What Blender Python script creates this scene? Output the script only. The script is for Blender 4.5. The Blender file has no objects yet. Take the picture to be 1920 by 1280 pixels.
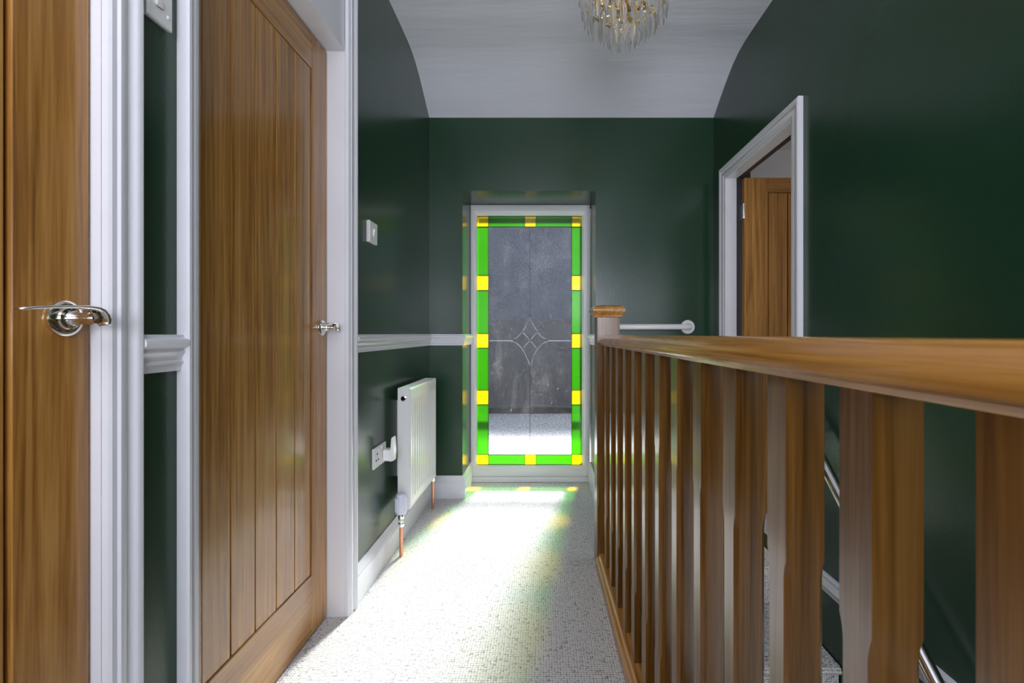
import bpy, bmesh, math, random
from mathutils import Vector, Matrix
random.seed(7)
S = bpy.context.scene
COL = S.collection
PI = math.pi
# ------------------------------------------------------------------ camera
F = 885.0; CX = 1021.0; CY = 626.0; CH = 0.993
cd = bpy.data.cameras.new('camera'); cam = bpy.data.objects.new('camera', cd); COL.objects.link(cam)
cam.location = (0, 0, CH); cam.rotation_euler = (PI/2, 0, 0)
cd.sensor_width = 36; cd.lens = F/1920*36
cd.shift_x = -(CX-960)/1920; cd.shift_y = -(640-CY)/1920
cd.clip_start = 0.02
cd.dof.use_dof = True; cd.dof.focus_distance = 1.8; cd.dof.aperture_fstop = 9
S.camera = cam
S.view_settings.view_transform = 'Standard'; S.view_settings.look = 'None'
S.view_settings.exposure = 0.27; S.view_settings.gamma = 1.0
S.cycles.use_denoising = True; S.cycles.max_bounces = 14; S.cycles.diffuse_bounces = 7
S.cycles.transparent_max_bounces = 16; S.cycles.transmission_bounces = 10; S.cycles.glossy_bounces = 5
S.cycles.sample_clamp_indirect = 8.0
# ------------------------------------------------------------------ world + lights
w = bpy.data.worlds.new('sky'); S.world = w; w.use_nodes = True
bg = w.node_tree.nodes['Background']; bg.inputs[0].default_value = (0.62, 0.74, 1.0, 1); bg.inputs[1].default_value = 1.1
def light(name, kind, loc, energy, color=(1, 1, 1), size=None, look=None, angle=None):
    l = bpy.data.lights.new(name, kind); l.energy = energy; l.color = color
    if size: l.shape = 'RECTANGLE'; l.size, l.size_y = size
    if angle: l.angle = angle
    o = bpy.data.objects.new(name, l); COL.objects.link(o); o.location = loc
    if look: o.rotation_euler = Vector(look).to_track_quat('-Z', 'Y').to_euler()
    return o
light('sun', 'SUN', (3, 10, 8), 31, (1, 0.98, 0.96), look=(-0.22, -1, -0.81), angle=math.radians(8))
light('hall_rear_fill', 'AREA', (0.15, -2.1, 1.65), 10, (0.84, 0.88, 1.0), (1.6, 1.1), look=(0, 1, 0.35))  # added fill from behind the viewpoint, standing in for an unseen window
light('rear_overhead_fill', 'AREA', (-0.1, -0.65, 2.40), 8, (0.95, 0.94, 1.0), (0.9, 0.9), look=(0, 0.35, -1))  # soft overhead fill added behind the viewpoint; has no fitting
light('ceiling_uplight_fill', 'AREA', (0.1, -1.5, 1.35), 44, (0.90, 0.91, 1.0), (1.6, 1.3), look=(0, 1.0, 1))  # unseen uplight added to brighten the ceiling
light('stairwell_fill', 'AREA', (0.72, -1.9, -0.9), 12, (0.9, 0.95, 1.0), (0.5, 1.4), look=(0, 1, 0.3))  # fill added for the lower stairwell, no known source there
light('bedroom_fill', 'AREA', (2.9, 1.9, 1.5), 8, (0.95, 0.96, 1.0), (1.2, 1.2), look=(-1, 0.15, 0))  # invented source that lights the room beyond the doorway

# ------------------------------------------------------------------ materials
class NT:
    def __init__(s, name):
        s.m = bpy.data.materials.new(name); s.m.use_nodes = True; s.t = s.m.node_tree
        s.n = s.t.nodes; s.l = s.t.links
        s.b = s.n['Principled BSDF']; s.out = s.n['Material Output']
    def add(s, typ, **kw):
        nd = s.n.new(typ)
        for k, v in kw.items(): setattr(nd, k, v)
        return nd
    def link(s, a, b): s.l.new(a, b)
    def coords(s, scale=(1, 1, 1), rnd=False, rot=(0, 0, 0)):
        tc = s.add('ShaderNodeTexCoord'); mp = s.add('ShaderNodeMapping')
        mp.inputs['Scale'].default_value = scale; mp.inputs['Rotation'].default_value = rot
        if rnd:
            oi = s.add('ShaderNodeObjectInfo'); va = s.add('ShaderNodeVectorMath', operation='ADD')
            mu = s.add('ShaderNodeMath', operation='MULTIPLY'); mu.inputs[1].default_value = 17.0
            s.link(oi.outputs['Random'], mu.inputs[0]); s.link(tc.outputs['Object'], va.inputs[0]); s.link(mu.outputs[0], va.inputs[1])
            s.link(va.outputs[0], mp.inputs[0])
        else: s.link(tc.outputs['Object'], mp.inputs[0])
        return mp.outputs[0]
    def noise(s, vec, scale, detail=3, rough=.5, dist=0):
        n = s.add('ShaderNodeTexNoise'); n.inputs['Scale'].default_value = scale; n.inputs['Detail'].default_value = detail
        n.inputs['Roughness'].default_value = rough; n.inputs['Distortion'].default_value = dist
        s.link(vec, n.inputs['Vector']); return n.outputs['Fac']
    def ramp(s, fac, stops):
        r = s.add('ShaderNodeValToRGB'); e = r.color_ramp.elements
        e[0].position, e[0].color = stops[0][0], (*stops[0][1], 1); e[1].position, e[1].color = stops[-1][0], (*stops[-1][1], 1)
        for p, c in stops[1:-1]:
            x = e.new(p); x.color = (*c, 1)
        s.link(fac, r.inputs[0]); return r.outputs['Color']
    def bump(s, h, strength, dist, target=None):
        b = s.add('ShaderNodeBump'); b.inputs['Strength'].default_value = strength; b.inputs['Distance'].default_value = dist
        s.link(h, b.inputs['Height'])
        s.link(b.outputs[0], target or s.b.inputs['Normal']); return b
    def mix(s, fac, a, b, mode='MIX'):
        m = s.add('ShaderNodeMix', data_type='RGBA', blend_type=mode)
        if isinstance(fac, (int, float)): m.inputs[0].default_value = fac
        else: s.link(fac, m.inputs[0])
        for v, i in ((a, 6), (b, 7)):
            if isinstance(v, tuple): m.inputs[i].default_value = (*v, 1)
            else: s.link(v, m.inputs[i])
        return m.outputs[2]
def simple(name, col, rough=.5, metal=0, bump=None, coat=0, spec=.5):
    t = NT(name); t.b.inputs['Base Color'].default_value = (*col, 1); t.b.inputs['Roughness'].default_value = rough
    t.b.inputs['Metallic'].default_value = metal; t.b.inputs['Coat Weight'].default_value = coat
    t.b.inputs['Specular IOR Level'].default_value = spec
    v = t.coords()
    c = t.noise(v, 3, 3); cc = t.mix(c, tuple(x*.94 for x in col), tuple(min(1, x*1.05) for x in col)); t.link(cc, t.b.inputs['Base Color'])
    if bump: t.bump(t.noise(v, bump[0], 3), bump[1], bump[2])
    return t.m
def paint_green():
    t = NT('green_satin_paint'); v = t.coords(); vs = t.coords((9, 9, 1.8))
    c = t.mix(t.noise(v, 1.8, 4), (0.012, 0.041, 0.020), (0.020, 0.060, 0.030)); t.link(c, t.b.inputs['Base Color'])
    r = t.add('ShaderNodeMapRange'); r.inputs[3].default_value = .20; r.inputs[4].default_value = .265
    t.link(t.noise(vs, 1.2, 4), r.inputs[0]); t.link(r.outputs[0], t.b.inputs['Roughness'])
    a = t.noise(v, 160, 3); b = t.noise(vs, 2.5, 3); mm = t.add('ShaderNodeMath', operation='MULTIPLY_ADD')
    t.link(b, mm.inputs[0]); mm.inputs[1].default_value = .0; t.link(a, mm.inputs[2])
    t.bump(mm.outputs[0], .28, .0010); return t.m
def oak(name, axis='z', dark=(0.20, 0.078, 0.012), mid=(0.39, 0.175, 0.034), light_=(0.55, 0.285, 0.075), rough=.26, rnd=False):
    t = NT(name)
    def sc(a, b): return {'z': (a, a, b), 'y': (a, b, a), 'x': (b, a, a)}[axis]
    v1 = t.coords(sc(11, .55), rnd); v2 = t.coords(sc(190, 4.5), rnd); v3 = t.coords(sc(55, 1.3), rnd)
    n1 = t.noise(v1, 1.0, 4, .6, 1.4); n2 = t.noise(v2, 1.0, 3, .6, .3)
    wv = t.add('ShaderNodeMath', operation='MULTIPLY'); wv.inputs[1].default_value = 46; t.link(n1, wv.inputs[0])
    si = t.add('ShaderNodeMath', operation='SINE'); t.link(wv.outputs[0], si.inputs[0])
    n3 = t.noise(v3, 1.0, 5, .6, .6)
    a = t.add('ShaderNodeMath', operation='MULTIPLY_ADD'); t.link(si.outputs[0], a.inputs[0]); a.inputs[1].default_value = .055; t.link(n3, a.inputs[2])
    b = t.add('ShaderNodeMath', operation='MULTIPLY_ADD'); t.link(n2, b.inputs[0]); b.inputs[1].default_value = .45; t.link(a.outputs[0], b.inputs[2])
    c = t.ramp(b.outputs[0], [(.45, dark), (.70, mid), (.95, light_)]); t.link(c, t.b.inputs['Base Color'])
    t.b.inputs['Roughness'].default_value = rough
    t.b.inputs['Coat Weight'].default_value = .35; t.b.inputs['Coat Roughness'].default_value = .09
    t.bump(b.outputs[0], .25, .0008); return t.m
def carpet():
    t = NT('berber_loop_carpet'); v = t.coords()
    vo = t.add('ShaderNodeTexVoronoi'); vo.inputs['Scale'].default_value = 118; vo.inputs['Randomness'].default_value = .33
    nz = t.noise(v, 9, 2)
    t.link(v, vo.inputs['Vector'])
    loop = t.ramp(vo.outputs['Distance'], [(0, (1, 1, 1)), (.50, (.90, .895, .885)), (.62, (.62, .61, .59)), (.74, (.22, .21, .20))])
    sep = t.add('ShaderNodeSeparateColor'); t.link(vo.outputs['Color'], sep.inputs[0])
    sp = t.ramp(sep.outputs[0], [(0, (.52, .50, .47)), (.03, (.60, .58, .55)), (.07, (.75, .74, .72)), (1, (.82, .815, .80))])
    c = t.mix(1.0, sp, loop, 'MULTIPLY'); t.link(c, t.b.inputs['Base Color'])
    t.b.inputs['Roughness'].default_value = .95; t.b.inputs['Specular IOR Level'].default_value = .1
    inv = t.add('ShaderNodeMath', operation='SUBTRACT'); inv.inputs[0].default_value = 1; t.link(vo.outputs['Distance'], inv.inputs[1])
    t.bump(inv.outputs[0], .9, .004); return t.m
def ceiling_mat():
    t = NT('white_ceiling_emulsion'); v = t.coords(); vs = t.coords((1, 6, 6))
    c = t.mix(t.noise(vs, .8, 4), (.71, .72, .79), (.78, .785, .85)); t.link(c, t.b.inputs['Base Color'])
    t.b.inputs['Roughness'].default_value = .6
    t.bump(t.noise(vs, 1.1, 4), .5, .02); return t.m
def stained(name, col):
    t = NT(name); tr = t.add('ShaderNodeBsdfTransparent'); tl = t.add('ShaderNodeBsdfTranslucent'); gl = t.add('ShaderNodeBsdfGlossy')
    tr.inputs[0].default_value = (*[x*.68 for x in col], 1); gl.inputs['Roughness'].default_value = .2
    v = t.coords((1, 1, 1)); cc = t.mix(t.noise(v, 6, 2), tuple(x*.8 for x in col), col); t.link(cc, tl.inputs[0])
    m1 = t.add('ShaderNodeMixShader'); m1.inputs[0].default_value = .14
    t.link(tr.outputs[0], m1.inputs[1]); t.link(tl.outputs[0], m1.inputs[2])
    m2 = t.add('ShaderNodeMixShader'); m2.inputs[0].default_value = .025
    t.link(m1.outputs[0], m2.inputs[1]); t.link(gl.outputs[0], m2.inputs[2]); t.link(m2.outputs[0], t.out.inputs[0]); return t.m
def frosted():
    t = NT('obscure_textured_glass'); v = t.coords()
    tr = t.add('ShaderNodeBsdfTransparent'); tl = t.add('ShaderNodeBsdfTranslucent'); gl = t.add('ShaderNodeBsdfGlossy'); rf = t.add('ShaderNodeBsdfRefraction')
    tr.inputs[0].default_value = (.95, .96, .97, 1); rf.inputs['Roughness'].default_value = .24; rf.inputs['IOR'].default_value = 1.12
    gl.inputs['Roughness'].default_value = .3
    nb = t.noise(v, 170, 2, .7)
    bmp = t.add('ShaderNodeBump'); bmp.inputs['Strength'].default_value = .6; bmp.inputs['Distance'].default_value = .003; t.link(nb, bmp.inputs['Height'])
    t.link(bmp.outputs[0], rf.inputs['Normal']); t.link(bmp.outputs[0], gl.inputs['Normal'])
    # smears, bubbles and specks on the pane scatter more light
    sm = t.noise(t.coords((6, 1, 3.2), rot=(0, .5, 0)), 1.3, 8, .68, .5); sp = t.noise(v, 150, 2, .8); sk = t.noise(v, 60, 1, .5)
    a = t.ramp(sm, [(.38, (.0006,)*3), (.52, (.0045,)*3), (.68, (.022,)*3)]); b = t.ramp(sp, [(.44, (.05,)*3), (.60, (1.0,)*3)])
    c2 = t.ramp(sk, [(.70, (0,)*3), (.74, (.03,)*3)])
    ad = t.mix(1.0, t.mix(1.0, a, b, 'MULTIPLY'), c2, 'ADD')
    tint = t.ramp(sp, [(.40, (.62, .64, .67)), (.62, (.97, .98, 1.0))]); t.link(tint, tr.inputs[0]); t.link(tint, rf.inputs[0])
    m0 = t.add('ShaderNodeMixShader'); m0.inputs[0].default_value = .38; t.link(tr.outputs[0], m0.inputs[1]); t.link(rf.outputs[0], m0.inputs[2])
    m1 = t.add('ShaderNodeMixShader'); t.link(ad, m1.inputs[0]); t.link(m0.outputs[0], m1.inputs[1]); t.link(tl.outputs[0], m1.inputs[2])
    m2 = t.add('ShaderNodeMixShader'); m2.inputs[0].default_value = .05; t.link(m1.outputs[0], m2.inputs[1]); t.link(gl.outputs[0], m2.inputs[2])
    t.link(m2.outputs[0], t.out.inputs[0]); return t.m
def bevel_mat():
    t = NT('bevelled_glass'); tr = t.add('ShaderNodeBsdfTransparent'); tr.inputs[0].default_value = (.35, .38, .43, 1)
    rf = t.add('ShaderNodeBsdfRefraction'); rf.inputs['Roughness'].default_value = .12; rf.inputs['IOR'].default_value = 1.35; rf.inputs[0].default_value = (.8, .85, .9, 1)
    gl = t.add('ShaderNodeBsdfGlossy'); gl.inputs['Roughness'].default_value = .12
    a = t.add('ShaderNodeMixShader'); a.inputs[0].default_value = .35; t.link(tr.outputs[0], a.inputs[1]); t.link(rf.outputs[0], a.inputs[2])
    b = t.add('ShaderNodeMixShader'); b.inputs[0].default_value = .26; t.link(a.outputs[0], b.inputs[1]); t.link(gl.outputs[0], b.inputs[2])
    t.link(b.outputs[0], t.out.inputs[0]); return t.m
def clearglass(name, rough=.02, ior=1.5, col=(1, 1, 1)):
    t = NT(name); t.b.inputs['Base Color'].default_value = (*col, 1); t.b.inputs['Transmission Weight'].default_value = 1
    t.b.inputs['Roughness'].default_value = rough; t.b.inputs['IOR'].default_value = ior
    return t.m
def crystal_mat():
    t = NT('crystal_glass'); t.b.inputs['Base Color'].default_value = (1, 1, 1, 1); t.b.inputs['Transmission Weight'].default_value = 1
    t.b.inputs['Roughness'].default_value = .05; t.b.inputs['IOR'].default_value = 1.38
    tr = t.add('ShaderNodeBsdfTranslucent'); tr.inputs[0].default_value = (.93, .94, .96, 1)
    df = t.add('ShaderNodeBsdfDiffuse'); df.inputs[0].default_value = (.93, .94, .96, 1)
    a = t.add('ShaderNodeMixShader'); a.inputs[0].default_value = .5; t.link(tr.outputs[0], a.inputs[1]); t.link(df.outputs[0], a.inputs[2])
    m = t.add('ShaderNodeMixShader'); m.inputs[0].default_value = .2
    t.link(t.b.outputs[0], m.inputs[1]); t.link(a.outputs[0], m.inputs[2]); t.link(m.outputs[0], t.out.inputs[0]); return t.m
M = dict(
    green=paint_green(), oakz=oak('oak_door_vertical'), oaky=oak('oak_rail_along_hall', 'y'), oakx=oak('oak_rail_across', 'x'),
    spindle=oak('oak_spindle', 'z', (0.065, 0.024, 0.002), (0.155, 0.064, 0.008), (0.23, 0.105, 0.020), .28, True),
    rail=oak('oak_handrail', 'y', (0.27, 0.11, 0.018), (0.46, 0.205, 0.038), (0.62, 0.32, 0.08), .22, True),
    gloss=simple('white_gloss_paint', (.78, .78, .815), .16, 0, (45, .25, .002)),
    ceiling=ceiling_mat(), carpet=carpet(),
    upvc=simple('white_plastic_frame', (.80, .81, .82), .25), plastic=simple('white_switch_plastic', (.86, .86, .85), .22),
    enamel=simple('white_radiator_enamel', (.84, .84, .82), .22), lilac=simple('pale_valve_plastic', (.74, .75, .86), .35),
    chrome=simple('chrome', (.85, .83, .80), .07, 1), copper=simple('copper_pipe', (.72, .33, .20), .3, 1),
    gold=simple('polished_brass', (.90, .62, .22), .16, 1), dark=simple('charcoal_paint', (.035, .035, .042), .4),
    black=simple('black_slot', (.008, .008, .008), .9, 0, None, 0, 0.0), lead=simple('dark_lead_came', (.03, .035, .03), .4, .6),
    bevel=bevel_mat(), greenglass=stained('green_stained_glass', (.19, .56, .05)),
    yellow=stained('yellow_stained_glass', (1.0, .88, .015)), frosted=frosted(), crystal=crystal_mat(),
    bulb=clearglass('bulb_glass', .25, 1.2, (1, .97, .93)), grey=simple('pale_grey_wall_paint', (.62, .60, .60), .6),
    deck=simple('pale_paving', (.55, .53, .50), .8, 0, (30, .4, .01)), fence=simple('dark_fence_timber', (.018, .019, .022), .8),
    render=simple('slate_blue_render', (.08, .095, .12), .8, 0, (5, .4, .02)), winglass=None)
M.pop('winglass')

# ------------------------------------------------------------------ mesh builder
class MB:
    def __init__(s): s.bm = bmesh.new(); s.mats = []; s.mi = 0; s.sm = False
    def mat(s, m):
        if m not in s.mats: s.mats.append(m)
        s.mi = s.mats.index(m); return s
    def face(s, vs):
        try: f = s.bm.faces.new(vs)
        except ValueError: return
        f.material_index = s.mi; f.smooth = s.sm
    def loops(s, rings, cap=True, closed=True):
        rv = [[s.bm.verts.new(p) for p in r] for r in rings]
        n = len(rv[0])
        for a, b in zip(rv, rv[1:]):
            for i in range(n if closed else n-1): s.face([a[i], a[(i+1) % n], b[(i+1) % n], b[i]])
        if cap: s.face(rv[0][::-1]); s.face(rv[-1])
        return rv
    def box(s, x0, x1, y0, y1, z0, z1, bev=0):
        if bev:
            b = min(bev, (x1-x0)/2.01, (y1-y0)/2.01, (z1-z0)/2.01)
            def ring(i, z):
                X0, X1, Y0, Y1 = x0+i, x1-i, y0+i, y1-i
                return [(X0+b, Y0, z), (X1-b, Y0, z), (X1, Y0+b, z), (X1, Y1-b, z), (X1-b, Y1, z), (X0+b, Y1, z), (X0, Y1-b, z), (X0, Y0+b, z)]
            b0 = b; rs = []
            b = b0*.4; rs.append(ring(b0, z0)); b = b0; rs.append(ring(0, z0+b0)); rs.append(ring(0, z1-b0)); b = b0*.4; rs.append(ring(b0, z1))
            s.loops(rs); return s
        s.loops([[(x0, y0, z), (x1, y0, z), (x1, y1, z), (x0, y1, z)] for z in (z0, z1)]); return s
    def prism(s, prof, t0, t1, f):
        s.loops([[f(u, v, t) for u, v in prof] for t in (t0, t1)]); return s
    def tube(s, pts, r, n=16, cap=True):
        pts = [Vector(p) for p in pts]; rs = []
        R = r if isinstance(r, (list, tuple)) else [r]*len(pts)
        up = None
        for i, p in enumerate(pts):
            d = (pts[min(i+1, len(pts)-1)]-pts[max(i-1, 0)]).normalized()
            if up is None:
                up = d.orthogonal().normalized()
            up = (up-d*up.dot(d)).normalized(); sd = d.cross(up)
            rs.append([p+(up*math.cos(2*PI*k/n)+sd*math.sin(2*PI*k/n))*R[i] for k in range(n)])
        o = s.sm; s.sm = True; s.loops(rs, cap); s.sm = o; return s
    def lathe(s, prof, c, axis='z', n=28):
        rs = []
        for r, h in prof:
            r = max(r, 1e-5); ring = []
            for k in range(n):
                a = 2*PI*k/n; u, v = r*math.cos(a), r*math.sin(a)
                ring.append({'z': (c[0]+u, c[1]+v, c[2]+h), 'x': (c[0]+h, c[1]+u, c[2]+v), 'y': (c[0]+u, c[1]+h, c[2]+v)}[axis])
            rs.append(ring)
        o = s.sm; s.sm = True; s.loops(rs); s.sm = o; return s
    def build(s, name, mat=None, parent=None, split=True):
        bmesh.ops.recalc_face_normals(s.bm, faces=s.bm.faces[:])
        me = bpy.data.meshes.new(name); s.bm.to_mesh(me); s.bm.free()
        for m in (s.mats or [mat]): me.materials.append(m)
        if split:
            try: me.set_sharp_from_angle(angle=math.radians(35))
            except Exception: pass
        o = bpy.data.objects.new(name, me); COL.objects.link(o)
        if parent: o.parent = parent
        return o
def tag(o, label=None, cat=None, group=None, kind=None):
    if label: o['label'] = label
    if cat: o['category'] = cat
    if group: o['group'] = group
    if kind: o['kind'] = kind
    return o
def thing(name, label, cat, loc=(0, 0, 0), group=None, kind=None, rz=0):
    o = bpy.data.objects.new(name, None); COL.objects.link(o); o.location = loc; o.rotation_euler = (0, 0, rz)
    return tag(o, label, cat, group, kind)
def struct(mb, name, mat, label, cat):
    return tag(mb.build(name, mat), label, cat, None, 'structure')

# ------------------------------------------------------------------ dimensions
WL, WR, YE, YB = -0.70, 1.026, 2.865, -2.2
RX0, RX1, RZ = -0.498, 0.310, 1.862   # recess opening
BOT = -2.6
TH = 0.0192                            # the balustrade runs very slightly off parallel

# ------------------------------------------------------------------ shell
b = MB()
edge = lambda y: 0.335 - TH*y
b.loops([[(-.93, YB, z), (edge(YB), YB, z), (edge(2.02), 2.02, z), (WR, 2.02, z), (WR, YE, z), (RX1, YE, z), (RX1, 3.17, z), (RX0, 3.17, z), (RX0, YE, z), (-.93, YE, z)] for z in (-.28, 0)])
struct(b, 'floor', M['carpet'], 'pale beige berber loop carpet on the landing', 'floor')
b = MB()  # wall_left
for y0, y1, z0, z1 in ((YB, -.035, 0, 2.49), (-.035, .760, 2.0, 2.49), (.760, .928, 0, 2.49), (1.672, YE, 0, 2.5)):
    b.box(-.86, WL, y0, y1, z0, z1)
b.box(-.93, -.90, YB, YE, 0, 2.49)  # unseen sheet added behind the doors to stop light leaking through gaps
struct(b, 'wall_left', M['green'], 'dark green satin wall on the left side of the hall', 'wall')
b = MB()  # wall_end with deep reveal
b.box(-.93, RX0, YE, 3.27, -.28, 2.55); b.box(RX1, 1.25, YE, 3.27, -.28, 2.55); b.box(RX0, RX1, YE, 3.27, RZ, 2.55); b.box(RX0, RX1, 3.17, 3.27, -.28, 0)
struct(b, 'wall_end', M['green'], 'dark green end wall around the glazed recess', 'wall')
b = MB()  # wall_right
D0, D1, DZ = 1.945, 2.65, 1.865
b.box(WR, 1.10, YB, D0-.012, BOT, 2.55); b.box(WR, 1.10, D1+.012, YE, BOT, 2.55); b.box(WR, 1.10, D0-.012, D1+.012, DZ+.012, 2.55); b.box(WR, 1.10, D0-.012, D1+.012, BOT, 0)
struct(b, 'wall_right', M['green'], 'dark green wall on the right above the staircase', 'wall')
b = MB()  # wall behind the photographer with its window opening
b.box(-.93, 1.10, YB-.1, YB, BOT, .75); b.box(-.93, 1.10, YB-.1, YB, 2.35, 2.55); b.box(-.93, -.65, YB-.1, YB, .75, 2.35); b.box(.95, 1.10, YB-.1, YB, .75, 2.35)
struct(b, 'wall_back', M['green'], 'dark green wall behind the viewpoint around a window', 'wall')
b = MB()  # walls of the lower stairwell
b.loops([[(.30, YB, z), (.335, YB, z), (.30, 2.3, z), (.26, 2.3, z)] for z in (BOT, -.28)]); b.box(.26, WR, 2.3, 2.4, BOT, -.28)
struct(b, 'wall_stairwell', M['green'], 'dark green stairwell lining below the landing', 'wall')
# ceiling: flat then curving down towards the end wall
prof = [(YB-.1, 2.49), (2.30, 2.495), (2.42, 2.492), (2.50, 2.482), (2.57, 2.462), (2.64, 2.432), (2.71, 2.395), (2.79, 2.350), (2.90, 2.285)]
top = [(2.90, 2.62), (YB-.1, 2.62)]
b = MB(); b.sm = True
b.prism(prof+top, -.93, 1.10, lambda u, v, t: (t, u, v))
struct(b, 'ceiling', M['ceiling'], 'white ceiling curving down to the end wall', 'ceiling')

# ------------------------------------------------------------------ mouldings
ARCH = [(0, 0), (0, .010), (.004, .013), (.013, .0135), (.0165, .017), (.026, .0175), (.032, .0145), (.038, .0155), (.043, .020), (.047, .0225), (.056, .0225), (.060, .019), (.060, 0)]
def arch(wd):
    k = wd/.060; return [(a*k, h) for a, h in ARCH]
DADO = [(0, .924), (.008, .924), (.0085, .936), (.0135, .938), (.0140, .942), (.0105, .944), (.0115, .950), (.0150, .956), (.0170, .959), (.0150, .961), (.0150, .966), (.0200, .968), (.0245, .973), (.0250, .978), (.0220, .984), (.0150, .986), (.0140, .992), (0, .992)]
SKIRT = [(0, 0), (.018, 0), (.018, .092), (.0145, .098), (.0155, .106), (.012, .112), (.010, .122), (.006, .129), (.004, .135), (0, .135)]
def jamb_l(y_in, sgn, wd, z1, name, label):
    mb = MB(); mb.prism(arch(wd), 0, z1, lambda a, h, t: (WL+h, y_in+sgn*a, t)); return struct(mb, name, M['gloss'], label, 'door trim')
jamb_l(.7465, 1, .055, 2.48, 'trim_1', 'white moulded door trim right of the nearest oak door')
jamb_l(.9415, -1, .043, 2.48, 'trim_2', 'white moulded door trim left of the five-board oak door')
jamb_l(1.6585, 1, .060, 2.48, 'trim_3', 'white moulded door trim right of the five-board oak door')
# linings
b = MB()
b.box(-.86, -.7005, 1.657, 1.672, 0, 1.985); b.box(-.86, -.7005, .928, .9425, 0, 1.985); b.box(-.86, -.7005, .928, 1.672, 1.985, 2.0)
b.box(-.722, -.702, .928, 1.672, 2.0, 2.489); b.box(-.86, -.81, 1.640, 1.657, 0, 1.985); b.box(-.86, -.81, .9425, .96, 0, 1.985); b.box(-.86, -.81, .9425, 1.657, 1.96, 1.985)
struct(b, 'trim_4', M['gloss'], 'white door lining and overhead panel round the five-board oak door', 'door lining')
b = MB()
b.box(-.86, -.7005, .745, .760, 0, 2.0); b.box(-.86, -.7005, -.035, -.022, 0, 2.0); b.box(-.86, -.7005, -.022, .745, 1.985, 2.0); b.box(-.86, -.77, .728, .745, 0, 1.985)
struct(b, 'trim_5', M['gloss'], 'white door lining beside the nearest oak door', 'door lining')
# dado rails
def dado_y(x, y0, y1, sg, name, label):
    mb = MB(); mb.prism(DADO, y0, y1, lambda h, z, t: (x+sg*h, t, z)); return struct(mb, name, M['gloss'], label, 'dado rail')
dado_y(WL, .8015, .8975, 1, 'trim_6', 'short white dado rail piece between the two left doors')
# wraps: left wall -> end wall -> into reveal
def wrap(prof, name, label, cat, pts):
    """pts: list of (x, y, nx, ny) where (nx,ny) is the mitre offset per unit of proud distance"""
    mb = MB()
    mb.loops([[(x+nx*h, y+ny*h, z) for h, z in prof] for x, y, nx, ny in pts])
    return struct(mb, name, M['gloss'], label, cat)
wrap(DADO, 'trim_7', 'long white dado rail from the oak door into the recess', 'dado rail',
     [(WL, 1.719, 1, 0), (WL, YE, 1, -1), (RX0, YE, 1, -1), (RX0, 3.169, 1, 0)])
wrap(DADO, 'trim_8', 'white dado rail on the recess right side beside the newel post', 'dado rail',
     [(RX1, 3.169, -1, 0), (RX1, YE, -1, -1), (.42, YE, 0, -1)])
wrap(SKIRT, 'baseboard_left', 'white skirting board under the radiator turning into the recess', 'skirting board',
     [(WL, 1.719, 1, 0), (WL, YE, 1, -1), (RX0, YE, 1, -1), (RX0, 3.169, 1, 0)])
wrap(SKIRT, 'baseboard_right', 'white skirting board on the recess right side', 'skirting board',
     [(RX1, 3.169, -1, 0), (RX1, YE, -1, -1), (WR-.001, YE, 0, -1)])
wrap(SKIRT, 'baseboard_between_doors', 'short white skirting piece between the two left doors', 'skirting board', [(WL, .802, 1, 0), (WL, .898, 1, 0)])
# white moulding running along the stair wall
b = MB(); b.prism([(0, .062), (.014, .064), (.016, .080), (.022, .088), (.018, .100), (.012, .108), (.014, .118), (.008, .126), (0, .126)], -.6, 1.86, lambda h, z, t: (WR-h, t, z))
struct(b, 'trim_9', M['gloss'], 'white moulding along the stair wall seen behind the balusters', 'wall moulding')

# ------------------------------------------------------------------ doors
def oak_door(name, label, width, height, boards, stile, flip=1, top=.115, bot=.19, loc=(0, 0, 0), rz=0, kz=.006):
    """local: door in the YZ plane, face towards +X, lock edge at y=0, hinge edge at y=-width"""
    r = thing(name, label, 'door', loc, None, 'structure', rz)
    T = .040
    for k, (a, c) in enumerate(((-stile, 0), (-width, -width+stile))):
        MB().box(-T, 0, a+.0008, c-.0008 if k == 0 else c, kz, height, .0015).build('stile', M['oakz'], r)
    for z0, z1 in ((kz, bot), (height-top, height)):
        MB().box(-T, -.0003, -width+stile+.0006, -stile-.0006, z0, z1, .0015).build('rail', M['oaky'], r)
    y0, y1 = -width+stile+.003, -stile-.003; z0, z1 = bot+.003, height-top-.003
    pw = (y1-y0)/boards; pr = []
    for i in range(boards):
        a = y0+i*pw; g = .0032
        pr += [(a+g, -.0035), (a+pw-g, -.0035), (a+pw-.0013, -.0120), (a+pw+.0013, -.0120)]
    pr = [(y0, -.011)]+pr[:-1]+[(y1, -.034), (y0, -.034)]
    m = MB(); m.prism(pr, z0, z1, lambda u, v, t: (v, u, t)); m.build('board_panel', M['oakz'], r)
    # dark backing in the joints
    MB().box(-.032, -.012, -width+.02, -.02, kz+.02, height-.02).build('core', M['lead'], r)
    return r
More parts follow.
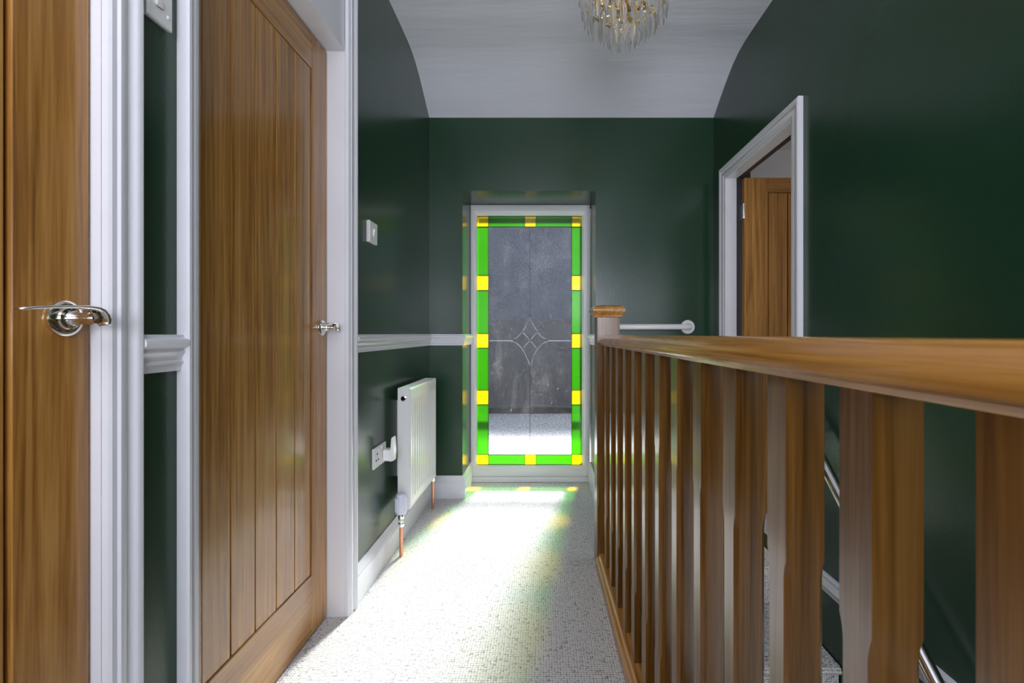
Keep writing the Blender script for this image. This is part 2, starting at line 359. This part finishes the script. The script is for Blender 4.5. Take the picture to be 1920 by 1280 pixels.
def lever_handle(parent, y, z):
    h = MB(); h.lathe([(0, 0), (.0262, 0), (.0268, .002), (.0262, .0065), (.0235, .009), (.019, .0100), (.0165, .0100), (.0155, .013), (.010, .015), (0, .015)], (0, y, z), 'x', 36)
    ho = h.build('door_handle', M['chrome'], parent)
    tag(ho, 'curved chrome lever handle on round rose')
    n = MB(); n.lathe([(0, .012), (.0105, .012), (.0115, .020), (.0090, .024), (.0085, .034), (.0095, .046), (.008, .052), (0, .053)], (0, y, z), 'x', 24); n.build('neck', M['chrome'], ho)
    path = [(-.098, .0095), (-.085, .0115), (-.068, .0135), (-.05, .0148), (-.032, .0158), (-.016, .0160), (-.004, .0150), (.005, .0115), (.011, .0055), (.015, -.002), (.0155, -.0075), (.013, -.0105)]
    wd = [.010, .014, .017, .019, .020, .021, .022, .022, .021, .020, .018, .012]
    rings = []
    for i, (py, pz) in enumerate(path):
        a = path[max(i-1, 0)]; c = path[min(i+1, len(path)-1)]
        d = Vector((c[0]-a[0], c[1]-a[1])).normalized(); nn = Vector((-d.y, d.x)); th = .0024 if i < 5 else .0032
        xm = .048 - .004*(i < 2); hw = wd[i]*.55
        cs = [(-hw, -.4), (-hw*.6, -1), (hw*.6, -1), (hw, -.4), (hw, .4), (hw*.6, .8), (0, .35), (-hw*.6, .8), (-hw, .4)]
        rings.append([(xm+u, y+py+nn.x*v*th, z+pz+nn.y*v*th) for u, v in cs])
    l = MB(); l.sm = True; l.loops(rings); l.build('lever', M['chrome'], ho, False)
d1 = oak_door('door_1', 'nearest oak door on the far left, cropped by the frame edge', .762, 1.982, 6, .110, loc=(-.715, .7425, 0))
lever_handle(d1, -.0425, 1.016)
d2 = oak_door('door_2', 'tall glossy oak door of vertical boards, closed, beside the light switch', .710, 1.979, 5, .106, loc=(-.763, 1.655, 0), bot=.203)
lever_handle(d2, -.046, 1.014)
d3 = oak_door('door_3', 'oak door standing open inside the right-hand doorway', .70, 1.858, 4, .130, loc=(1.806, 2.612, 0), rz=-PI/2, top=.082)
h = MB(); h.box(-.038, .008, -.7035, -.7005, 1.631, 1.715, .001)
for k in range(5): h.lathe([(0, 0), (.0052, 0), (.0052, .0155), (0, .0155)], (.004, -.706, 1.631+k*.0168), 'z', 12)
h.build('hinge', M['chrome'], d3)
# right doorway trim
b = MB()
for a in [arch(.073)]:
    b.loops([[(WR-h, *p) for (q, h) in a for p in [((D0-q, 0), (D0-q, DZ+.0+q), (D1+q, DZ+q), (D1+q, 0))[k]]] for k in range(4)])
struct(b, 'trim_10', M['gloss'], 'white moulded architrave around the open right-hand doorway', 'door trim')
b = MB(); b.mat(M['gloss'])
b.box(WR+.0005, 1.078, D1, D1+.011, 0, DZ+.011); b.box(WR+.0005, 1.078, D0-.011, D0, 0, DZ+.011); b.box(WR+.0005, 1.078, D0, D1, DZ, DZ+.011)
b.mat(M['dark']); b.box(1.078, 1.102, D1, D1+.011, 0, DZ+.011); b.box(1.078, 1.102, D0-.011, D0, 0, DZ+.011); b.box(1.078, 1.102, D0, D1, DZ, DZ+.011)
b.box(1.102, 1.112, D1+.002, D1+.07, 0, DZ+.06); b.box(1.102, 1.112, D0-.07, D1+.07, DZ+.004, DZ+.06)
struct(b, 'trim_11', M['gloss'], 'white and charcoal door lining inside the right-hand doorway', 'door lining')
# room beyond the right-hand door
b = MB(); b.box(1.10, 3.3, 3.3, 3.4, -.1, 2.4); b.box(1.10, 3.3, .6, .7, -.1, 2.4); b.box(3.2, 3.3, .7, 3.3, -.1, 2.4); b.box(1.10, 3.3, .6, 3.4, 2.28, 2.4)
b.box(1.10, 1.106, .7, D0-.08, 0, 2.28)
struct(b, 'wall_bedroom', M['grey'], 'pale grey bedroom wall and ceiling beyond the right-hand doorway', 'wall')
b = MB(); b.box(1.10, 3.3, .6, 3.4, -.12, 0)
b2 = struct(b, 'floor_bedroom', M['carpet'], 'carpeted bedroom floor beyond the right-hand doorway', 'floor')

# ------------------------------------------------------------------ glazed recess
G = 3.20; SC = F/G
gx = lambda p: (p-CX)/SC
gz = lambda p: CH+(CY-p)/SC
win = thing('window_1', 'full-height white framed window with green and yellow stained glass border', 'window', (0, 0, 0), None, 'structure')
x0, x1, z0, z1 = RX0+.001, RX1-.006, .036, RZ-.002
gx0, gx1, gz0, gz1 = gx(895), gx(1091), gz(871), gz(405)
b = MB()
# frame: swept profile from the outer edge (t=0) to the glass edge (t=1)
pf = [(0, 3.265), (0, 3.172), (.12, 3.168), (.62, 3.168), (.70, 3.174), (.76, 3.174), (.92, 3.190), (1, 3.194), (1, 3.265)]
rs = []
for (ox, oz, ix, iz) in ((x0, z0, gx0, gz0), (x1, z0, gx1, gz0), (x1, z1, gx1, gz1), (x0, z1, gx0, gz1), (x0, z0, gx0, gz0)):
    rs.append([(ox+(ix-ox)*t, y, oz+(iz-oz)*t) for t, y in pf])
b.loops(rs, cap=False); bmesh.ops.remove_doubles(b.bm, verts=b.bm.verts[:], dist=1e-6)
b.build('window_frame', M['upvc'], win)
b = MB(); b.box(x0, x1, 3.155, 3.262, .001, .0355, .003); b.build('sill', M['upvc'], win)
b = MB(); CW = .0030
xb = [gx0, gx(916), gx(984), gx(1005), gx(1072), gx1]
zb = [gz1, gz(425), gz(516), gz(544), gz(625), gz(652), gz(731), gz(758), gz(852), gz0]
def pane(mb, m, xa, xc, za, zc): mb.mat(m); mb.box(xa, xc, G, G+.005, min(za, zc), max(za, zc))
for i in range(5):
    for za, zc in ((zb[0], zb[1]), (zb[8], zb[9])): pane(b, M['yellow'] if i in (0, 2, 4) else M['greenglass'], xb[i], xb[i+1], za, zc)
for i in range(1, 8):
    for xa, xc in ((xb[0], xb[1]), (xb[4], xb[5])): pane(b, M['yellow'] if i in (2, 4, 6) else M['greenglass'], xa, xc, zb[i], zb[i+1])
tag(b.build('stained_glass_border', None, win), 'green glass strips with yellow glass squares')
b = MB(); b.box(xb[1], xb[4], G, G+.005, zb[8], zb[1]); tag(b.build('frosted_pane', M['frosted'], win), 'grey obscure textured glass')
b = MB()
def came(xa, za, xc, zc, wd=CW):
    if abs(xa-xc) < 1e-6: b.box(xa-wd/2, xa+wd/2, G-.003, G+.008, min(za, zc), max(za, zc))
    else: b.box(min(xa, xc), max(xa, xc), G-.003, G+.008, za-wd/2, za+wd/2)
came(xb[1], zb[0], xb[1], zb[9]); came(xb[4], zb[0], xb[4], zb[9]); came(xb[0], zb[1], xb[5], zb[1]); came(xb[0], zb[8], xb[5], zb[8])
for z in zb[2:8]: came(xb[0], z, xb[1], z); came(xb[4], z, xb[5], z)
for x in (xb[2], xb[3]): came(x, zb[0], x, zb[1]); came(x, zb[8], x, zb[9])
came(gx0, gz0+.001, gx1, gz0+.001, .004); came(gx0, gz1-.001, gx1, gz1-.001, .004)
xm = gx(993.8); zm = gz(638)
came(xm, zb[1], xm, gz(592), .0022); came(xm, gz(684), xm, zb[8], .0022)
b.build('leading', M['lead'], win)
# bevelled star: ridged glass bars
b = MB()
def bar(pts, wd=.0105):
    n = len(pts); rings = []
    for i, p in enumerate(pts):
        a = Vector(pts[max(i-1, 0)]); c = Vector(pts[min(i+1, n-1)]); d = (c-a).normalized(); nn = Vector((-d.y, d.x))*wd/2
        q = Vector(p); rings.append([(q.x+nn.x, G, q.y+nn.y), (q.x, G-.006, q.y), (q.x-nn.x, G, q.y-nn.y), (q.x, G+.0005, q.y)])
    b.loops(rings)
tips = [(xm, gz(590)), (gx(1028.5), zm), (xm, gz(684)), (gx(960), zm)]
mids = [(gx(1008), gz(621)), (gx(1008), gz(653)), (gx(979.5), gz(653)), (gx(979.5), gz(621))]
for i in range(4):
    A, Mi, B = Vector(tips[i]), Vector(mids[i]), Vector(tips[(i+1) % 4]); pts = []
    Cc = Mi*2-(A+B)/2
    for k in range(9):
        t = k/8; q = A*(1-t)**2+Cc*2*t*(1-t)+B*t*t; pts.append((q.x, q.y))
    bar(pts)
bar([mids[0], mids[2]]); bar([mids[1], mids[3]])
bar([(xb[1], zm), (tips[3][0], zm)], .0085); bar([(tips[1][0], zm), (xb[4], zm)], .0085)
tag(b.build('bevelled_star', M['bevel'], win), 'clear bevelled four-pointed star with cross bars')

# outside, seen through the obscure glass
b = MB(); b.box(-9, 9, 3.27, 22, -.30, -.05)
struct(b, 'ground_outside', M['deck'], 'pale sunlit paving outside the stained glass window', 'paving')
b = MB(); b.box(RX0-.06, RX1+.06, 3.30, 3.32, .435, .478); b.box(RX0-.055, RX0-.03, 3.271, 3.30, .44, .473); b.box(RX1+.03, RX1+.055, 3.271, 3.30, .44, .473)
tag(b.build('guard_bar', M['black']), 'dark horizontal guard bar just outside the lower stained glass', 'guard bar')
b = MB()
for i in range(60): b.box(-9+i*.3, -9+i*.3+.2995, 6.2, 6.23, -.05, 1.18)
b.box(-9, 9, 6.23, 6.27, .2, .3); b.box(-9, 9, 6.23, 6.27, .9, 1.0)
tag(b.build('boundary_fence', M['fence']), 'dark board fence blurred behind the frosted glass', 'fence')
b = MB(); b.box(-9, 9, 9.5, 9.8, -.05, 3.5); b.prism([(9.3, 3.5), (13, 4.6), (13, 3.5)], -9.2, 9.2, lambda u, v, t: (t, u, v))
tag(b.build('neighbouring_building', M['render']), 'slate blue building blurred behind the upper frosted glass', 'building')

# ------------------------------------------------------------------ balustrade
bal = thing('balustrade', 'varnished oak landing balustrade with square spindles and capped newel', 'balustrade', (.302, 0, 0), rz=TH)
def chamfered(hw, levels, cx=0, cy=0):
    mb = MB(); rs = []
    for z, c in levels:
        a = hw; rs.append([(cx+u, cy+v, z) for u, v in ((-a+c, -a), (a-c, -a), (a, -a+c), (a, a-c), (a-c, a), (-a+c, a), (-a, a-c), (-a, -a+c))])
    mb.loops(rs); return mb
LV = [(.058, .001), (.250, .001), (.258, .004), (.270, .006), (.718, .006), (.730, .004), (.738, .001), (.948, .001)]
first = None
for i in range(14):
    yc = .1225+.135*i+.022
    if first is None:
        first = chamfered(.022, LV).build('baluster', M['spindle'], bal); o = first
    else:
        o = first.copy(); COL.objects.link(o); o.parent = bal
    o.location = (0, yc, 0)
# handrail profile: domed top, bulging sides, cove below
HP = [(-.024, .945), (-.026, .951), (-.034, .955), (-.0355, .962), (-.034, .970), (-.029, .977), (-.020, .984), (-.010, .9885), (0, .990)]
HP = HP+[(-u, v) for u, v in HP[-2::-1]]
b = MB(); b.sm = True; b.prism(HP, -.55, 2.002, lambda u, v, t: (u, t, v)); b.build('handrail', M['rail'], bal)
BP = [(-.046, .001), (-.046, .040), (-.043, .046), (-.036, .050), (-.033, .058), (-.030, .061), (.030, .061), (.033, .058), (.036, .050), (.043, .046), (.046, .040), (.046, .001)]
b = MB(); b.prism(BP, -.55, 2.002, lambda u, v, t: (u, t, v)); b.build('base_rail', M['rail'], bal)
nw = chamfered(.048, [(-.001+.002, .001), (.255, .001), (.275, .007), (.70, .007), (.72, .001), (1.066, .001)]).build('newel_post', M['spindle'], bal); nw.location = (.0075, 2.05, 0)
b = MB(); rs = []
for z, a in ((1.064, .052), (1.066, .0565), (1.071, .0575), (1.074, .0555), (1.078, .0590), (1.086, .0665), (1.094, .0690), (1.101, .0675), (1.106, .0625), (1.113, .052), (1.1165, .03)):
    rs.append([(u*a, v*a, z) for u, v in ((-1, -1), (1, -1), (1, 1), (-1, 1))])
b.loops(rs); c = b.build('newel_cap', M['rail'], nw)

# ------------------------------------------------------------------ staircase descending towards the viewer
st = thing('staircase', 'grey carpeted staircase going down behind the balusters', 'staircase', (0, 0, 0))
zt = [-.155-.195*i for i in range(12)]; y_front = [1.64-.225*i for i in range(12)]
yb = 2.019
for i in range(12):
    yf = y_front[i]; z = zt[i]; zb_ = z-.195
    p = [(yb, z), (yf-.004, z), (yf-.016, z-.006), (yf-.020, z-.016), (yf-.014, z-.026), (yf, z-.030), (yf, zb_-.02), (yb, zb_-.02)]
    m = MB(); m.prism(p, .338, WR-.004, lambda u, v, t: (t, u, v)); m.build('step', M['carpet'], st)
    yb = yf
b = MB(); b.box(.30, WR, YB, -.855, BOT, -2.48)
struct(b, 'floor_downstairs', M['carpet'], 'hall floor at the foot of the staircase', 'floor')
# chrome handrail on the stair wall
sr = thing('stair_handrail', 'slim chrome handrail sloping down the green stair wall', 'handrail', (0, 0, 0))
ya, za = 1.93, CH-.455+.88*(1.93-1.6246); yb2 = -.3; zb2 = CH-.455-.88*(1.6246+.3)
b = MB(); b.tube([(.965, ya, za), (.965, yb2, zb2)], .019, 24); b.build('rail', M['chrome'], sr)
for yy in (1.78, .75, -.15):
    zz = CH-.455-.88*(1.6246-yy)
    m = MB(); m.tube([(WR-.001, yy, zz-.055), (.985, yy, zz-.055), (.968, yy, zz-.045), (.965, yy, zz-.015)], .006, 12)
    m.lathe([(0, 0), (.026, 0), (.026, -.005), (0, -.006)], (WR-.001, yy, zz-.055), 'x', 24); m.build('bracket', M['chrome'], sr)
# white grab rail on the end wall
gr = thing('grab_rail', 'white tubular grab rail on the end wall beyond the newel', 'grab rail', (0, 0, 0))
zg = 1.036; yg = YE-.06
b = MB(); b.tube([(.415, YE-.002, zg), (.415, YE-.035, zg), (.42, YE-.052, zg), (.435, yg, zg), (.845, yg, zg), (.862, YE-.052, zg), (.868, YE-.035, zg), (.868, YE-.002, zg)], .0165, 20); b.build('bar', M['plastic'], gr)
for xx in (.415, .868):
    m = MB(); m.lathe([(0, 0), (.043, 0), (.043, -.006), (.039, -.012), (.026, -.014), (.022, -.020), (0, -.022)], (xx, YE-.0005, zg), 'y', 32); m.build('flange', M['plastic'], gr)

# ------------------------------------------------------------------ radiator
ra = thing('radiator', 'white panel radiator with vertical ribs below the dado rail', 'radiator', (0, 0, 0))
Y0, Y1, Z0, Z1, XF, XB = 2.148, 2.653, .194, .745, -.609, -.668
b = MB(); b.sm = True
NY, NZ = 150, 40
ribs = 11; m0 = .030; pw = (Y1-Y0-2*m0)/ribs
def relief(y, z):
    t = (y-Y0-m0)/pw
    if t < 0 or t > ribs: r = 0
    else:
        q = abs((t % 1)-.5)*2; r = min(1, max(0, (q-.50)/.22)); r = 1-r*r*(3-2*r)
    a = min(1, max(0, (z-Z0-.035)/.018)); c = min(1, max(0, (Z1-.045-z)/.018)); k = a*c
    e = min(y-Y0, Y1-y, z-Z0, Z1-z); ed = max(0, 1-e/.006)
    return XF - .0035*(1-r)*k*(1 if 0 <= t <= ribs else 0) - .006*ed*ed
zs = [Z0, Z0+.002, Z0+.004, Z0+.006, Z0+.02]+[Z0+.033+.002*i for i in range(12)]+[Z0+.1, .45, Z1-.1]+[Z1-.066+.002*i for i in range(12)]+[Z1-.02, Z1-.006, Z1-.004, Z1-.002, Z1]
ys = [Y0, Y0+.002, Y0+.004, Y0+.006]+[Y0+.006+(Y1-Y0-.012)*i/170 for i in range(1, 170)]+[Y1-.006, Y1-.004, Y1-.002, Y1]
b.loops([[(relief(y, z), y, z) for y in ys] for z in zs], cap=False, closed=False)
b.sm = False; b.box(XF-.022, XF-.0065, Y0+.001, Y1-.001, Z0+.001, Z1-.006)
b.build('front_panel', M['enamel'], ra, False)
for a_, c_ in ((Y0-.002, Y0+.0008), (Y1-.0008, Y1+.002)): MB().box(XB, XF-.0065, a_, c_, Z0+.004, Z1-.002, .0008).build('side_panel', M['enamel'], ra)
b = MB()
b.box(XB, XB+.006, Y0, Y1, Z1-.004, Z1+.002); b.box(XF-.013, XF-.0055, Y0, Y1, Z1-.004, Z1+.002)
for i in range(34): b.box(XB+.006, XF-.013, Y0+.002+i*.0151, Y0+.002+i*.0151+.007, Z1-.003, Z1+.001)
b.build('top_grille', M['enamel'], ra)
b = MB(); b.box(XB, XB+.012, Y0+.002, Y1-.002, Z0+.01, Z1-.01); b.build('back_panel', M['enamel'], ra)
for yy in (Y0+.09, Y1-.11): MB().box(WL+.0005, XB+.002, yy, yy+.03, .32, .68).build('bracket', M['enamel'], ra)
b = MB(); b.mat(M['chrome']).lathe([(0, 0), (.0125, 0), (.0125, -.005), (.0085, -.006), (.0080, -.001)], (-.640, Y0-.002, .700), 'y', 24)
b.mat(M['black']).lathe([(0, -.0015), (.0078, -.0015), (.0078, -.003), (0, -.003)], (-.640, Y0-.002, .700), 'y', 20); b.build('plug', None, ra)
vx, vy = -.642, 2.113
b = MB(); b.mat(M['chrome']).lathe([(0, .132), (.0125, .132), (.0135, .136), (.0135, .146), (.0105, .149), (.0095, .165), (.013, .168), (.014, .182), (.012, .190), (0, .190)], (vx, vy, 0), 'z', 20)
b.tube([(vx, vy, .178), (vx, Y0, .206)], .0085, 14); b.mat(M['plastic']).lathe([(0, .156), (.0125, .156), (.0125, .162), (0, .162)], (vx, vy, 0), 'z', 20)
vo_ = b.build('valve', None, ra)
b = MB(); b.mat(M['lilac']).lathe([(0, .190), (.0225, .190), (.0245, .194), (.0255, .215), (.0245, .245), (.0225, .268), (.0195, .278), (.012, .2825), (0, .283)], (vx, vy, 0), 'z', 28)
for k in range(16):
    a = 2*PI*k/16; b.box(vx+.0245*math.cos(a)-.0016, vx+.0245*math.cos(a)+.0016, vy+.0245*math.sin(a)-.0016, vy+.0245*math.sin(a)+.0016, .200, .258)
tag(b.build('thermostat_head', None, vo_), 'pale lilac plastic thermostat head')
b = MB(); b.tube([(vx, vy, 0.0005), (vx, vy, .134)], .0078, 16); tag(b.build('pipe', M['copper'], ra), 'copper pipe')
b = MB(); b.tube([(-.637, 2.69, 0.0005), (-.637, 2.69, .16)], .0078, 16); tag(b.build('pipe', M['copper'], ra), 'copper pipe')
b = MB(); b.lathe([(0, .155), (.012, .155), (.013, .17), (.011, .19), (.012, .225), (.008, .235), (0, .235)], (-.637, 2.69, 0), 'z', 18); b.tube([(-.637, 2.69, .21), (-.637, Y1, .21)], .0085, 12); b.build('valve', M['chrome'], ra)

# ------------------------------------------------------------------ wall plates
def plate(name, label, cat, y0, y1, z0, z1, th=.010):
    r = thing(name, label, cat, (WL+.0003, 0, 0))
    m = MB(); rs = []
    for x, i in ((0, .0015), (th*.75, 0), (th, .0025)):
        rs.append([(x, y0+i, z0+i), (x, y1-i, z0+i), (x, y1-i, z1-i), (x, y0+i, z1-i)])
    m.loops(rs); m.build('plate', M['plastic'], r); return r
sw = plate('light_switch', 'white light switch on the green wall above the dado rail', 'light switch', 1.853, 1.938, 1.356, 1.442, .014)
m = MB(); m.prism([(.0135, 1.384), (.0165, 1.384), (.0215, 1.411), (.0135, 1.414)], 1.890, 1.904, lambda u, v, t: (u, t, v)); m.build('rocker', M['plastic'], sw)
so = plate('double_socket', 'white double power socket beside the radiator', 'power socket', 1.912, 2.058, .441, .526, .009)
for yc in (1.950, 2.020):
    m = MB(); m.box(.0085, .0105, yc-.003, yc+.003, .494, .501); m.box(.0085, .0105, yc-.016, yc-.009, .470, .475); m.box(.0085, .0105, yc+.009, yc+.016, .470, .475)
    m.build('pin_slot', M['black'], so) if yc < 2 else m.bm.free()
    m = MB(); m.prism([(.0088, .506), (.0110, .506), (.0135, .517), (.0088, .518)], yc-.006+.014*(1 if yc < 2 else -1), yc+.006+.014*(1 if yc < 2 else -1), lambda u, v, t: (u, t, v)); m.build('rocker', M['plastic'], so)
pl = thing('plug_in_device', 'white plug-in device with an upright fin in the double socket', 'plug-in device', (WL+.0113, 2.025, .49))
m = MB(); m.box(0, .032, -.020, .020, -.038, .012, .004); m.build('body', M['plastic'], pl)
m = MB(); m.loops([[(.030+a, y, -.040), (.046+a*.2, y, -.036), (.048, y, .0), (.045, y, .060), (.041, y, .064), (.037, y, .060), (.033, y, .012), (.029, y, .006)] for y, a in ((-.018, 0), (.018, 0))]); m.build('fin', M['plastic'], pl)
up = plate('control_plate', 'white wall plate high between the two left doors, cropped above', 'control plate', .8205, .8765, 1.551, 1.640, .010)
m = MB(); m.box(.0098, .0125, .862, .867, 1.568, 1.575, .001); m.box(.0098, .014, .835, .851, 1.576, 1.592, .002); m.build('button', M['plastic'], up)

# ------------------------------------------------------------------ chandelier
CXc, CYc = .300, 1.79
ch = thing('chandelier', 'gold chandelier hung with leaf-shaped clear crystals', 'chandelier', (CXc, CYc, 2.494))
b = MB(); b.lathe([(0, 0), (.055, 0), (.058, -.006), (.045, -.018), (.02, -.028), (0, -.03)], (0, 0, 0)); b.build('ceiling_rose', M['gold'], ch)
b = MB(); b.tube([(0, 0, -.02), (0, 0, -.30)], .007, 14)
b.lathe([(0, -.08), (.018, -.085), (.024, -.10), (.018, -.115), (.009, -.12), (0, -.12)], (0, 0, 0)); b.lathe([(0, -.235), (.022, -.24), (.036, -.25), (.040, -.262), (.016, -.272), (.010, -.30), (0, -.305)], (0, 0, 0)); b.build('stem', M['gold'], ch)
tiers = [(.166, -.165, 26), (.161, -.228, 25), (.131, -.262, 20), (.092, -.297, 15), (.050, -.334, 10)]
def torus(mb, R, z, r=.0022):
    mb.tube([(R*math.cos(2*PI*k/48), R*math.sin(2*PI*k/48), z) for k in range(49)], r, 8, False)
for R, z, n in tiers:
    m = MB(); torus(m, R-.006, z+.006)
    for k in range(6):
        a = 2*PI*k/6+R*9; m.tube([((R-.006)*math.cos(a), (R-.006)*math.sin(a), z+.006), (R*.5*math.cos(a), R*.5*math.sin(a), z+.012 if R > .06 else z+.02), (.006*math.cos(a), .006*math.sin(a), max(z+.05, -.29))], .0022, 8)
    m.build('ring', M['gold'], ch)
for k in range(5):
    a = 2*PI*k/5+.5; cx_, cy_ = .075*math.cos(a), .075*math.sin(a)
    m = MB(); m.lathe([(0, -.245), (.008, -.245), (.026, -.238), (.027, -.234), (.012, -.232), (.011, -.18), (0, -.18)], (cx_, cy_, 0), 'z', 18)
    m.tube([(0, 0, -.25), (cx_*.5, cy_*.5, -.262), (cx_, cy_, -.243)], .0035, 10); lh = m.build('lamp_holder', M['gold'], ch)
    m = MB(); m.lathe([(0, -.18), (.009, -.18), (.016, -.155), (.017, -.14), (.010, -.115), (.003, -.10), (0, -.098)], (cx_, cy_, 0), 'z', 16); m.build('bulb', M['bulb'], lh)
def crystal():
    m = MB(); rs = []
    for z, w_, t_ in ((0, .0016, .0012), (-.012, .0075, .0028), (-.030, .0130, .0052), (-.048, .0138, .0056), (-.070, .0085, .0036), (-.088, .0006, .0006)):
        rs.append([(t_, -w_*.28, z), (t_, w_*.28, z), (0, w_, z), (-t_, w_*.28, z), (-t_, -w_*.28, z), (0, -w_, z)])
    m.loops(rs); return m.build('crystal', M['crystal'], ch)
c0 = None
for R, z, n in tiers:
    for k in range(n):
        a = 2*PI*k/n+R*31
        if c0 is None: c0 = crystal(); o = c0
        else: o = c0.copy(); COL.objects.link(o); o.parent = ch
        o.location = (R*math.cos(a), R*math.sin(a), z+.004+random.uniform(-.003, .003))
        o.rotation_euler = (random.uniform(-.05, .05), random.uniform(-.02, .10), a+random.uniform(-.25, .25))
